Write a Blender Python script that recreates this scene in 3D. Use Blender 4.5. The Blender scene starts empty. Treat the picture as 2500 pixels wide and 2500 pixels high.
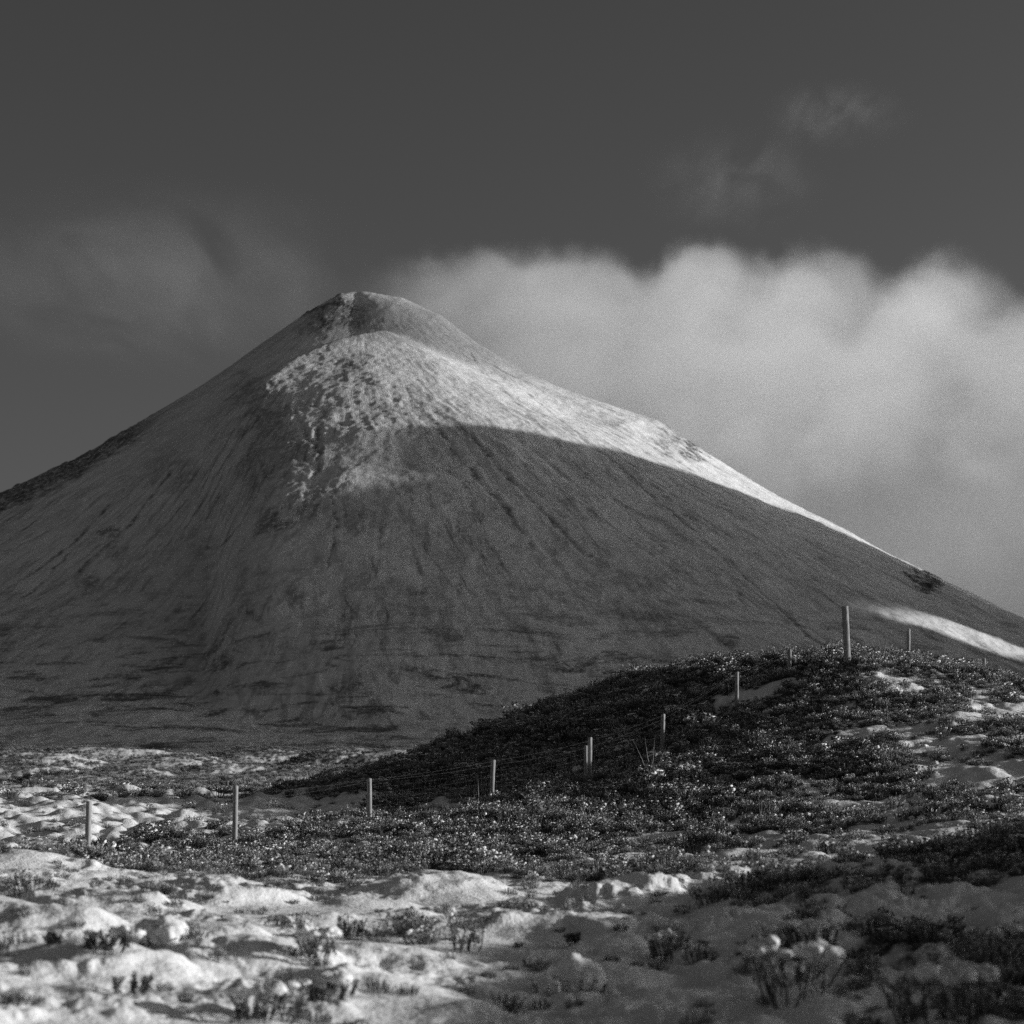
import bpy, math, random
import numpy as np
from mathutils import Vector

R = math.radians
scene = bpy.context.scene
COL = scene.collection

# ------------------------------------------------------------------ camera, sky, sun, exposure
F = 5638.0            # focal length in pixels of the 2500 px photograph
HZ = 1830.0           # image row of the true horizon
CZ = 2.0              # eye height in world z

cam_d = bpy.data.cameras.new("camera")
cam = bpy.data.objects.new("camera", cam_d)
COL.objects.link(cam)
cam.location = (0, 0, CZ)
cam.rotation_euler = (R(90), 0, 0)
cam_d.sensor_width = 36.0
cam_d.lens = F * 36.0 / 2500.0
cam_d.shift_y = (HZ - 1250.0) / 2500.0
cam_d.clip_start = 0.2
cam_d.clip_end = 80000.0
cam_d.dof.use_dof = True
cam_d.dof.focus_distance = 54.0
cam_d.dof.aperture_fstop = 2.9
scene.camera = cam

SUN_AZ = 94.0         # degrees from "towards the camera" to the right
SUN_EL = 12.0
sa, se = R(SUN_AZ), R(SUN_EL)
SUN = np.array([math.cos(se) * math.sin(sa), -math.cos(se) * math.cos(sa), math.sin(se)])

sun_d = bpy.data.lights.new("sun", 'SUN')
sun_d.energy = 4.2
sun_d.angle = R(0.55)
sun_d.color = (1, 1, 1)
sun = bpy.data.objects.new("sun", sun_d)
COL.objects.link(sun)
sun.rotation_euler = Vector(SUN).to_track_quat('Z', 'Y').to_euler()

world = bpy.data.worlds.new("World")
scene.world = world
world.use_nodes = True
wn, wl = world.node_tree.nodes, world.node_tree.links
wn.clear()
w_out = wn.new('ShaderNodeOutputWorld')
w_bg = wn.new('ShaderNodeBackground')
w_sky = wn.new('ShaderNodeTexSky')
w_sky.sky_type = 'NISHITA'
w_sky.sun_disc = False
w_sky.sun_elevation = R(SUN_EL)
w_sky.sun_rotation = math.atan2(SUN[0], SUN[1])
w_sky.air_density = 0.62
w_sky.dust_density = 2.4
w_sky.ozone_density = 1.0
# black-and-white film behind a red filter: the red record of the sky
w_sep = wn.new('ShaderNodeSeparateColor')
wl.new(w_sky.outputs[0], w_sep.inputs[0])


def wmath(op, a, b=None, c=None, clamp=False):
    n = wn.new('ShaderNodeMath')
    n.operation = op
    n.use_clamp = clamp
    for i, v in enumerate((a, b, c)):
        if v is None:
            continue
        if isinstance(v, (int, float)):
            n.inputs[i].default_value = v
        else:
            wl.new(v, n.inputs[i])
    return n.outputs[0]


grey = wmath('ADD', wmath('MULTIPLY', w_sep.outputs[0], 1.0), wmath('MULTIPLY', w_sep.outputs[1], 0.0))
w_comb = wn.new('ShaderNodeCombineColor')
for i in range(3):
    wl.new(grey, w_comb.inputs[i])
wl.new(w_comb.outputs[0], w_bg.inputs['Color'])
w_bg.inputs['Strength'].default_value = 0.057
wl.new(w_bg.outputs[0], w_out.inputs['Surface'])

scene.view_settings.view_transform = 'Standard'
scene.view_settings.look = 'None'
scene.view_settings.exposure = 0.0
scene.view_settings.gamma = 1.0
scene.view_settings.use_curve_mapping = False
scene.cycles.use_denoising = False
scene.cycles.use_adaptive_sampling = False
scene.cycles.sample_clamp_indirect = 1.5
scene.cycles.max_bounces = 8
scene.cycles.diffuse_bounces = 3
scene.cycles.volume_bounces = 3
scene.cycles.volume_step_rate = 4.0
scene.cycles.volume_max_steps = 256
scene.cycles.transparent_max_bounces = 8

# ------------------------------------------------------------------ noise and helpers


_rng0 = np.random.default_rng(12345)
_ang = _rng0.uniform(0, 2 * math.pi, 65536)
_GX = (np.cos(_ang) * 1.5).astype(np.float32)
_GY = (np.sin(_ang) * 1.5).astype(np.float32)


def perlin(x, y, seed=0):
    x = np.asarray(x, dtype=np.float64) + (seed * 37.17) % 211
    y = np.asarray(y, dtype=np.float64) + (seed * 91.73) % 197
    x0 = np.floor(x)
    y0 = np.floor(y)
    fx = (x - x0).astype(np.float32)
    fy = (y - y0).astype(np.float32)
    ix = x0.astype(np.int32) & 255
    iy = y0.astype(np.int32) & 255
    ix1 = (ix + 1) & 255
    iy = iy << 8
    iy1 = (iy + 256) & 65535
    u = fx * fx * fx * (fx * (fx * 6 - 15) + 10)
    v = fy * fy * fy * (fy * (fy * 6 - 15) + 10)
    gx, gy = fx - 1, fy - 1
    k = iy + ix
    n00 = _GX[k] * fx + _GY[k] * fy
    k = iy + ix1
    n10 = _GX[k] * gx + _GY[k] * fy
    k = iy1 + ix
    n01 = _GX[k] * fx + _GY[k] * gy
    k = iy1 + ix1
    n11 = _GX[k] * gx + _GY[k] * gy
    a = n00 + (n10 - n00) * u
    return a + (n01 + (n11 - n01) * u - a) * v


def fbm(x, y, octaves=4, seed=0, gain=0.5, lac=2.03):
    s, a = 0.0, 1.0
    for i in range(octaves):
        s = s + a * perlin(x, y, seed + i * 17)
        x, y, a = x * lac + 13.7, y * lac + 7.3, a * gain
    return s


def billow(x, y, octaves=2, seed=0, gain=0.45):
    s, a = 0.0, 1.0
    for i in range(octaves):
        s = s + a * np.sqrt(perlin(x, y, seed + i * 31) ** 2 + 0.004)
        x, y, a = x * 2.1 + 3.1, y * 2.1 + 9.2, a * gain
    return s


def sstep(a, b, x):
    t = np.clip((x - a) / (b - a), 0, 1)
    return t * t * (3 - 2 * t)


def link(o, parent=None):
    COL.objects.link(o)
    if parent is not None:
        o.parent = parent
    return o


def mesh_np(name, verts, faces, mats, smooth=True, midx=None):
    """verts Nx3, faces MxK (one size)."""
    verts = np.asarray(verts, dtype=np.float32)
    faces = np.asarray(faces, dtype=np.int32)
    me = bpy.data.meshes.new(name)
    me.vertices.add(len(verts))
    me.vertices.foreach_set("co", verts.ravel())
    k = faces.shape[1]
    me.loops.add(faces.size)
    me.loops.foreach_set("vertex_index", faces.ravel())
    me.polygons.add(len(faces))
    me.polygons.foreach_set("loop_start", np.arange(0, faces.size, k, dtype=np.int32))
    me.polygons.foreach_set("loop_total", np.full(len(faces), k, dtype=np.int32))
    if smooth:
        me.polygons.foreach_set("use_smooth", np.ones(len(faces), dtype=bool))
    for m in mats:
        me.materials.append(m)
    if midx is not None:
        me.polygons.foreach_set("material_index", np.asarray(midx, dtype=np.int32))
    me.update(calc_edges=True)
    return me


def grid_faces(nr, nc, wrap=False):
    i = np.arange(nr - 1)[:, None]
    j = np.arange(nc if wrap else nc - 1)[None, :]
    a = i * nc + j
    b = i * nc + (j + 1) % nc
    c = (i + 1) * nc + (j + 1) % nc
    d = (i + 1) * nc + j
    return np.stack([a, b, c, d], -1).reshape(-1, 4)


def add_attr(me, name, data, typ='FLOAT'):
    at = me.attributes.new(name, typ, 'POINT')
    data = np.asarray(data)
    if typ == 'FLOAT_VECTOR':
        at.data.foreach_set("vector", data.astype(np.float32).ravel())
    else:
        at.data.foreach_set("value", data.astype(np.int32 if typ == 'INT' else np.float32).ravel())


# ------------------------------------------------------------------ materials
class NT:
    def __init__(self, name):
        self.m = bpy.data.materials.new(name)
        self.m.use_nodes = True
        self.t = self.m.node_tree
        self.n = self.t.nodes
        self.n.clear()
        self.out = self.n.new('ShaderNodeOutputMaterial')
        self.b = self.n.new('ShaderNodeBsdfPrincipled')
        self.t.links.new(self.b.outputs[0], self.out.inputs['Surface'])
        self.b.inputs['Specular IOR Level'].default_value = 0.25

    def l(self, a, b):
        self.t.links.new(a, b)

    def put(self, sock, v):
        if isinstance(v, (int, float)):
            sock.default_value = v
        elif isinstance(v, tuple):
            sock.default_value = v
        else:
            self.l(v, sock)

    def math(self, op, a, b=None, c=None, clamp=False):
        n = self.n.new('ShaderNodeMath')
        n.operation = op
        n.use_clamp = clamp
        for i, v in enumerate((a, b, c)):
            if v is not None:
                self.put(n.inputs[i], v)
        return n.outputs[0]

    def noise(self, vec, scale, detail=3, rough=0.55, dist=0.0):
        n = self.n.new('ShaderNodeTexNoise')
        n.inputs['Scale'].default_value = scale
        n.inputs['Detail'].default_value = detail
        n.inputs['Roughness'].default_value = rough
        n.inputs['Distortion'].default_value = dist
        if vec is not None:
            self.l(vec, n.inputs['Vector'])
        return n.outputs['Fac']

    def attr(self, name, out='Fac'):
        n = self.n.new('ShaderNodeAttribute')
        n.attribute_name = name
        return n.outputs[out]

    def pos(self):
        return self.n.new('ShaderNodeNewGeometry').outputs['Position']

    def scale(self, vec, s):
        n = self.n.new('ShaderNodeVectorMath')
        n.operation = 'MULTIPLY'
        self.l(vec, n.inputs[0])
        n.inputs[1].default_value = s
        return n.outputs[0]

    def smooth(self, v, a, b, lo=0.0, hi=1.0):
        n = self.n.new('ShaderNodeMapRange')
        n.interpolation_type = 'SMOOTHSTEP'
        self.put(n.inputs['Value'], v)
        self.put(n.inputs['From Min'], a)
        self.put(n.inputs['From Max'], b)
        n.inputs['To Min'].default_value = lo
        n.inputs['To Max'].default_value = hi
        return n.outputs[0]

    def mixv(self, f, a, b):
        n = self.n.new('ShaderNodeMix')
        n.data_type = 'FLOAT'
        self.put(n.inputs[0], f)
        self.put(n.inputs[2], a)
        self.put(n.inputs[3], b)
        return n.outputs[0]

    def color(self, v):
        n = self.n.new('ShaderNodeCombineColor')
        for i in range(3):
            self.put(n.inputs[i], v)
        self.l(n.outputs[0], self.b.inputs['Base Color'])

    def bump(self, h, strength, dist):
        n = self.n.new('ShaderNodeBump')
        n.inputs['Strength'].default_value = strength
        n.inputs['Distance'].default_value = dist
        self.l(h, n.inputs['Height'])
        self.l(n.outputs[0], self.b.inputs['Normal'])
        return n.outputs[0]


def mat_mountain():
    t = NT("snowy_scree")
    fl = t.attr("flow", 'Vector')            # x: round the hill, y: down the slope (metres)
    p = t.pos()
    rock = t.attr("rock")
    heath = t.attr("heath")
    st1 = t.noise(t.scale(fl, (0.14, 0.014, 0.0)), 1.0, 6, 0.68, 0.5)
    st2 = t.noise(t.scale(fl, (0.55, 0.07, 0.0)), 1.0, 4, 0.65, 0.2)
    sp = t.noise(p, 0.30, 5, 0.72)
    sp2 = t.noise(p, 0.75, 3, 0.7)
    big = t.noise(p, 0.006, 4, 0.6)
    hz = t.noise(t.scale(p, (0.014, 0.022, 0.06)), 1.0, 6, 0.7, 0.6)
    fine = t.noise(t.scale(fl, (0.30, 0.030, 0.0)), 1.0, 5, 0.7, 0.3)
    ter = t.noise(t.scale(p, (0.035, 0.035, 0.32)), 1.0, 4, 0.65, 0.8)      # sheep-track terraces along the contours
    alb = t.smooth(st1, 0.38, 0.62, 0.0, 0.32)
    alb = t.math('ADD', alb, t.smooth(fine, 0.38, 0.62, 0.0, 0.22))
    alb = t.math('ADD', alb, t.smooth(sp, 0.36, 0.62, 0.0, 0.20))
    alb = t.math('ADD', alb, t.smooth(sp2, 0.36, 0.64, 0.0, 0.10))
    alb = t.math('ADD', alb, t.smooth(ter, 0.38, 0.62, 0.0, 0.10))
    alb = t.math('ADD', alb, t.smooth(big, 0.35, 0.65, 0.0, 0.16))
    gl = t.noise(t.scale(fl, (0.050, 0.0035, 0.0)), 1.0, 4, 0.55, 0.15)
    gm = t.smooth(t.noise(t.scale(fl, (0.012, 0.006, 0.0)), 1.0, 3, 0.6), 0.42, 0.60)
    gl = t.math('MULTIPLY', t.smooth(t.math('ABSOLUTE', t.math('SUBTRACT', gl, 0.5)), 0.030, 0.008), gm)
    alb = t.math('SUBTRACT', t.math('MINIMUM', t.math('ADD', alb, 0.30), 0.90), t.math('MULTIPLY', gl, 0.30))
    alb = t.math('MAXIMUM', alb, 0.10)
    rk = t.smooth(t.noise(t.scale(p, (0.11, 0.11, 0.11)), 1.0, 5, 0.75, 0.6), 0.34, 0.58)
    bare = t.math('MULTIPLY', rock, t.math('MULTIPLY_ADD', rk, 1.05, 0.12), None, True)
    hp = t.math('MULTIPLY', heath, t.smooth(t.math('MULTIPLY_ADD', sp, 0.35, t.math('MULTIPLY', hz, 0.8)), 0.575, 0.70))
    bare = t.math('MAXIMUM', bare, t.math('MULTIPLY', hp, 0.8), None, True)
    t.color(t.mixv(bare, alb, 0.09))
    t.b.inputs['Roughness'].default_value = 0.8
    h = t.math('ADD', t.math('MULTIPLY', sp, 1.0), t.math('ADD', t.math('MULTIPLY', st2, 0.8), t.math('MULTIPLY', sp2, 0.35)))
    t.bump(h, 0.6, 1.6)
    return t.m


def mat_ground():
    t = NT("snowy_moor")
    p = t.pos()
    heath = t.attr("heath")
    dist = t.attr("far")                      # 0 near .. 1 far moor
    n1 = t.noise(p, 9.0, 4, 0.65)
    n2 = t.noise(p, 1.1, 4, 0.6, 0.3)
    n3 = t.noise(p, 0.16, 5, 0.68, 0.3)
    n4 = t.noise(t.scale(p, (0.5, 0.09, 0.5)), 1.0, 4, 0.7, 0.2)
    near = t.math('ADD', t.math('MULTIPLY', n1, 0.45), t.math('MULTIPLY', n2, 0.65))
    farv = t.math('ADD', t.math('MULTIPLY', n3, 0.55), t.math('MULTIPLY', n4, 0.55))
    v = t.mixv(dist, near, farv)
    th = t.math('MULTIPLY_ADD', heath, 0.38, 0.26)
    f = t.smooth(t.math('SUBTRACT', v, th), -0.06, 0.09)
    t.color(t.mixv(f, 0.05, 0.88))
    t.b.inputs['Roughness'].default_value = 0.75
    b1 = t.noise(p, 26.0, 3, 0.6)
    hh = t.math('ADD', t.math('MULTIPLY', b1, 0.35), n1)
    hh = t.mixv(dist, hh, t.math('MULTIPLY', farv, 16.0))
    t.bump(hh, 0.5, 0.05)
    return t.m


def mat_snow():
    t = NT("snow")
    p = t.pos()
    n = t.noise(p, 45.0, 3, 0.6)
    t.color(t.mixv(n, 0.76, 0.86))
    t.b.inputs['Roughness'].default_value = 0.7
    t.bump(t.noise(p, 60.0, 3, 0.6), 0.5, 0.012)
    return t.m


def mat_plain(name, lo, hi, scale, rough=0.85):
    t = NT(name)
    n = t.noise(t.pos(), scale, 3, 0.6)
    t.color(t.mixv(n, lo, hi))
    t.b.inputs['Roughness'].default_value = rough
    return t.m


def mat_wood():
    t = NT("weathered_wood")
    tc = t.n.new('ShaderNodeTexCoord').outputs['Object']
    g = t.noise(t.scale(tc, (60.0, 60.0, 3.0)), 1.0, 5, 0.65, 0.6)
    k = t.noise(t.scale(tc, (14.0, 14.0, 5.0)), 1.0, 3, 0.6)
    t.color(t.mixv(g, 0.09, t.mixv(k, 0.36, 0.66)))
    t.b.inputs['Roughness'].default_value = 0.85
    t.bump(g, 0.6, 0.006)
    return t.m


M_MOUNT = mat_mountain()
M_GROUND = mat_ground()
M_SNOW = mat_snow()


def mat_heather():
    """dark evergreen shoots, rimed with snow on the upper part of each plant."""
    t = NT("heather_leaf")
    p = t.pos()
    tc = t.n.new('ShaderNodeTexCoord').outputs['Object']
    sx = t.n.new('ShaderNodeSeparateXYZ')
    t.l(tc, sx.inputs[0])
    top = t.smooth(sx.outputs[2], 0.05, 0.17)
    rime = t.math('MULTIPLY', top, t.smooth(t.noise(p, 13.0, 4, 0.65), 0.38, 0.58))
    dark = t.mixv(t.noise(p, 30.0, 3, 0.6), 0.05, 0.11)
    t.color(t.mixv(t.math('MULTIPLY', rime, 0.95), dark, 0.68))
    t.b.inputs['Roughness'].default_value = 0.85
    return t.m


M_HEATH = mat_heather()
M_STEM = mat_plain("heather_stem", 0.05, 0.13, 40.0)
M_GRASS = mat_plain("dead_grass", 0.16, 0.34, 25.0)
M_WOOD = mat_wood()
M_WIRE = mat_plain("galvanised_wire", 0.12, 0.22, 12.0, 0.5)

# ------------------------------------------------------------------ the mountain
SX, SY, SZ = -235.0, 3500.0, 692.0


def px3(px, py, Y):
    return ((px - 1250.0) / F * Y, Y, (HZ - py) / F * Y)


_right_px = [(893, 712), (983, 727), (1074, 768), (1165, 838), (1281, 908), (1398, 962), (1527, 1005), (1605, 1030), (1721, 1113), (1980, 1262), (2290, 1430), (2500, 1546)]
_left_px = [(828, 717), (750, 763), (647, 835), (492, 951), (388, 1016), (194, 1139), (0, 1236)]
rr = np.array([0.0] + [(p - 1250) / F * SY - SX for p, q in _right_px] + [1150, 1350, 1650, 2200, 4000])
rz = np.array([SZ + 2] + [(HZ - q) / F * SY for p, q in _right_px] + [118, 55, 0, -40, -40])
lr = np.array([0.0] + [SX - (p - 1250) / F * SY for p, q in _left_px] + [800, 1000, 1300, 1700, 4000])
lz = np.array([SZ + 2] + [(HZ - q) / F * SY for p, q in _left_px] + [210, 105, 10, -40, -40])
fr = np.array([0, 60, 150, 300, 450, 600, 750, 900, 1050, 1250, 1500, 1800, 4000.0])
fz = np.array([SZ, 640, 562, 470, 376, 284, 202, 135, 85, 38, 5, -22, -40.0])
SPUR = [px3(935, 806, 3385), px3(870, 815, 3355), px3(800, 836, 3325), px3(700, 884, 3265), px3(645, 935, 3200), px3(620, 1015, 3120), px3(610, 1125, 3030), px3(600, 1255, 2920), px3(595, 1390, 2820)]
for _ in range(3):          # round the corners of the ridge line
    SPUR = [SPUR[0]] + [tuple(np.array(p) * (1 - f) + np.array(q) * f) for p, q in zip(SPUR[:-1], SPUR[1:]) for f in (0.25, 0.75)] + [SPUR[-1]]


def seg_dist(x, y, poly):
    """distance to a polyline."""
    best = np.full(np.shape(x), 1e9)
    for (ax, ay, az), (bx, by, bz) in zip(poly[:-1], poly[1:]):
        dx, dy = bx - ax, by - ay
        t = np.clip(((x - ax) * dx + (y - ay) * dy) / (dx * dx + dy * dy), 0, 1)
        best = np.minimum(best, np.hypot(x - ax - t * dx, y - ay - t * dy))
    return best


def tent(x, y, poly, slope):
    """upper envelope of slopes falling away from every point of a falling ridge line."""
    top = np.full(np.shape(x), -1e9)
    for (ax, ay, az), (bx, by, bz) in zip(poly[:-1], poly[1:]):
        dx, dy = bx - ax, by - ay
        L = math.hypot(dx, dy)
        g = min(max((bz - az) / L, -0.9 * slope), 0.9 * slope)
        along = ((x - ax) * dx + (y - ay) * dy) / L
        perp = np.abs((x - ax) * dy - (y - ay) * dx) / L
        t = np.clip(along + perp * g / math.sqrt(slope * slope - g * g), 0, L)
        cx, cy = ax + dx * t / L, ay + dy * t / L
        d2 = (x - cx) ** 2 + (y - cy) ** 2
        sl = slope * (1.12 - 0.28 * np.tanh((x - cx) / 35.0))
        top = np.maximum(top, az + (bz - az) * t / L - sl * np.sqrt(d2 + 90.0))
    return top


def smax(a, b, k):
    h = np.clip(0.5 + 0.5 * (a - b) / k, 0, 1)
    return b + (a - b) * h + k * h * (1 - h)


def mount_base(x, y):
    dx, dy = x - SX, y - SY
    r = np.hypot(dx, dy)
    phi = np.arctan2(dx, -dy)
    w = np.clip(np.abs(phi) / (math.pi / 2), 0, 1)
    w = sstep(0, 1, w) * 0.55 + w * 0.45
    side = np.where(dx > 0, np.interp(r, rr, rz), np.interp(r, lr, lz))
    z = np.interp(r, fr, fz) * (1 - w) + side * w
    z = smax(z, tent(x, y, SPUR, 0.58) + 5, 14.0)
    return z


def ray_to(fn, px, py, y0, y1, n=4000):
    ys = np.linspace(y0, y1, n)
    xs = (px - 1250.0) / F * ys
    zr = (HZ - py) / F * ys
    g = fn(xs, ys)
    below = np.nonzero(zr <= g)[0]
    if len(below) == 0:
        return None
    i = below[0]
    return np.array([xs[i], ys[i], zr[i]])


def px_line(pts):
    out = []
    for p, q in pts:
        h = ray_to(mount_base, p, q, 1700, 3700)
        if h is not None:
            out.append(tuple(h))
    return out


# gullies read off the face: (image points, half width m, depth m)
GULLY = [
    (px_line([(985, 925), (1040, 1010), (1130, 1120), (1230, 1240), (1320, 1345)]), 6.0, 6.5),
    (px_line([(1075, 1005), (1180, 1100), (1290, 1210), (1370, 1290), (1435, 1345)]), 7.5, 6.5),
    (px_line([(790, 1000), (772, 1070), (778, 1130), (765, 1165)]), 6.0, 6.0),
    (px_line([(720, 1010), (755, 1070), (772, 1090)]), 5.0, 4.5),
    (px_line([(640, 1130), (650, 1160), (630, 1210), (590, 1290), (505, 1335)]), 5.0, 4.0),
    (px_line([(815, 1180), (820, 1260), (812, 1340), (800, 1390)]), 4.5, 3.5),
    (px_line([(680, 930), (668, 960), (660, 930)]), 4.0, 3.5),
    (px_line([(1700, 1310), (1800, 1400), (1920, 1490), (1980, 1560), (2050, 1610)]), 6.0, 4.5),
    (px_line([(1150, 860), (1230, 950), (1330, 1060), (1430, 1150)]), 5.0, 2.0),
    (px_line([(1290, 960), (1400, 1060), (1500, 1130), (1620, 1230), (1800, 1390)]), 5.0, 3.0),
    (px_line([(300, 1190), (200, 1300), (100, 1380), (0, 1450)]), 6.0, 2.0),
    (px_line([(420, 1150), (300, 1290), (180, 1400)]), 6.0, 2.0),
    (px_line([(100, 1250), (0, 1330)]), 5.0, 2.0),
    (px_line([(180, 1330), (100, 1420), (60, 1450)]), 5.0, 2.0),
]
# crags: (image point, radius px, strength)
CRAGS = [(780, 760, 40, 0.8), (830, 735, 30, 0.8),
         (850, 775, 50, 0.55), (760, 790, 40, 0.5), (620, 960, 60, 0.45), (660, 1040, 80, 0.45), (640, 1130, 70, 0.45), (700, 1100, 80, 0.35),
         (1690, 1095, 35, 0.9), (1640, 1070, 40, 0.6), (1600, 1050, 40, 0.4), (2270, 1418, 30, 1.0), (2235, 1402, 22, 1.0),
         (660, 1275, 40, 0.7), (225, 1420, 30, 0.6), (500, 1330, 40, 0.3), (265, 1310, 25, 0.7), (400, 1130, 50, 0.3),
         (450, 1170, 50, 0.35), (870, 1250, 60, 0.3), (760, 1230, 60, 0.35)]


def mount_full(x, y):
    z = mount_base(x, y)
    dx, dy = x - SX, y - SY
    r = np.hypot(dx, dy)
    phi = np.arctan2(dx, -dy)
    u = phi * 420.0
    amp = sstep(160, 720, r) * (1 - 0.7 * sstep(600, 1000, r)) * 0.75
    wob = 14 * fbm(x / 130, y / 130, 3, 5)
    stria = fbm((u + wob) / 34.0, r / 420.0, 4, 11, 0.55)
    z = z + 2.2 * amp * stria - 2.0 * amp * np.abs(fbm((u + wob) / 17.0, r / 260.0, 3, 41))
    z = z + 7.0 * fbm(x / 210, y / 210, 2, 77) * sstep(200, 600, r) + 1.2 * fbm(x / 45, y / 45, 4, 99, 0.55) * sstep(30, 300, r)
    z = z + 0.55 * fbm(x / 11, y / 11, 3, 123, 0.6)
    # image-read crags, in angle space about the eye (positions on the real slope)
    ang_x = x / y * F + 1250.0
    ang_y = HZ - z / y * F
    rock = np.zeros_like(z)
    wx, wy = fbm(x / 34, y / 34, 3, 61), fbm(x / 34, y / 34, 3, 67)
    for cx, cy, cr, cs in CRAGS:
        dd = np.hypot(ang_x - cx + 26 * wx, ang_y - cy + 26 * wy) / cr
        rock = np.maximum(rock, cs * (1 - sstep(0.35, 1.35, dd + 0.5 * fbm(x / 30, y / 30, 2, 7))))
    sky_y = np.interp(ang_x, [p for p, q in _left_px[::-1]], [q for p, q in _left_px[::-1]])
    band = (1 - sstep(8, 34, ang_y - sky_y + 16 * fbm(x / 22, y / 22, 3, 9))) * sstep(430, 300, ang_x)
    rock = np.maximum(rock, 0.8 * band)
    front = sstep(SY + 60, SY - 10, y)
    rock = rock * front
    z = z + rock * (4.5 * np.abs(fbm((u + wob) / 11, r / 30, 4, 201, 0.6)) - 1.8)
    for poly, hw, dep in GULLY:
        if len(poly) < 2:
            continue
        lo = np.min(np.array(poly), 0) - 40
        hi = np.max(np.array(poly), 0) + 40
        m = (x > lo[0]) & (x < hi[0]) & (y > lo[1]) & (y < hi[1])
        if not m.any():
            continue
        d = seg_dist(x[m] + 4 * fbm(x[m] / 25, y[m] / 25, 2, 31), y[m], poly)
        hw = hw * 0.62
        core = np.exp(-(d / hw) ** 2)
        lev = np.exp(-((d - 2.0 * hw) / (0.8 * hw)) ** 2)
        brk = sstep(-0.45, 0.35, fbm(x[m] / 38, y[m] / 38, 3, 37))
        z[m] = z[m] + dep * 0.24 * (0.4 + 0.6 * brk) * (0.35 * lev - core) * (0.15 + 0.85 * sstep(440, 390, z[m]))
        rock[m] = np.maximum(rock[m], core * 0.75 * (0.4 + 0.6 * brk)) - 0.3 * lev
    return z, rock, r, phi


def build_mountain():
    xs = np.concatenate([np.linspace(-2600, -900, 40)[:-1], np.linspace(-900, -830, 12)[:-1], np.arange(-830, 830, 2.3), np.linspace(831, 950, 14), np.linspace(960, 2600, 40)])
    ys = np.concatenate([np.arange(1500, 2400, 6.0), np.arange(2400, 3560, 2.6), np.linspace(3562, 3700, 20), np.linspace(3720, 5200, 30)])
    X, Y = np.meshgrid(xs, ys)
    x, y = X.ravel(), Y.ravel()
    z, rock, r, phi = mount_full(x, y)
    heath = sstep(240, 60, z) * 1.0 + 0.15
    v = np.stack([x, y, z + CZ], -1)
    me = mesh_np("mountain", v, grid_faces(len(ys), len(xs)), [M_MOUNT])
    add_attr(me, "rock", rock)
    add_attr(me, "heath", heath)
    add_attr(me, "flow", np.stack([phi * 420.0, r, z * 0], -1), 'FLOAT_VECTOR')
    o = link(bpy.data.objects.new("mountain", me))
    o["kind"] = "structure"
    return o


build_mountain()

# hill added out of frame to the right, skyline shaped to shade the lower mountain
SKYLINE = [(1400, -60), (1520, 300), (1680, 640), (2000, 720), (2600, 830), (2784, 862), (2800, 512), (2872, 508), (2890, 880), (2977, 890), (3003, 910), (3068, 943), (3151, 983), (3174, 970), (3189, 914), (3237, 896), (3270, 868), (3340, 845), (3400, 770), (3460, 560), (3600, 180), (3700, -60)]


def build_shading_hill():
    XO = 2500.0
    sy = np.array([a for a, b in SKYLINE], float)
    sz = np.array([b for a, b in SKYLINE], float)
    ys = np.unique(np.concatenate([np.linspace(1200, 3850, 200), np.linspace(2640, 3020, 130)]))
    xs = np.linspace(XO - 1600, XO + 1600, 121)
    X, Y = np.meshgrid(xs, ys)
    YS = Y + (X - XO) * (-SUN[1] / SUN[0])      # sheared along the sun so its rays follow the notch
    zs = np.interp(YS, sy, sz)
    rel = np.abs(X - XO)
    z = zs - 0.62 * np.maximum(rel - 12, 0) + 6 * fbm(X / 120, Y / 120, 4, 301) * sstep(0, 200, rel)
    # notch added to let a beam of sun onto the lower right slope
    cut = (YS > 2784) & (YS < 2890)
    z = np.where(cut, np.minimum(z, zs), z)
    z = np.maximum(z, -60)
    v = np.stack([X.ravel(), Y.ravel(), z.ravel() + CZ], -1)
    me = mesh_np("shading_hill", v, grid_faces(len(ys), len(xs)), [M_MOUNT])
    add_attr(me, "rock", np.zeros(len(v)))
    add_attr(me, "heath", np.full(len(v), 0.3))
    add_attr(me, "flow", v[:, [1, 0, 2]], 'FLOAT_VECTOR')
    o = link(bpy.data.objects.new("shading_hill", me))
    o["kind"] = "structure"


build_shading_hill()

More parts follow.
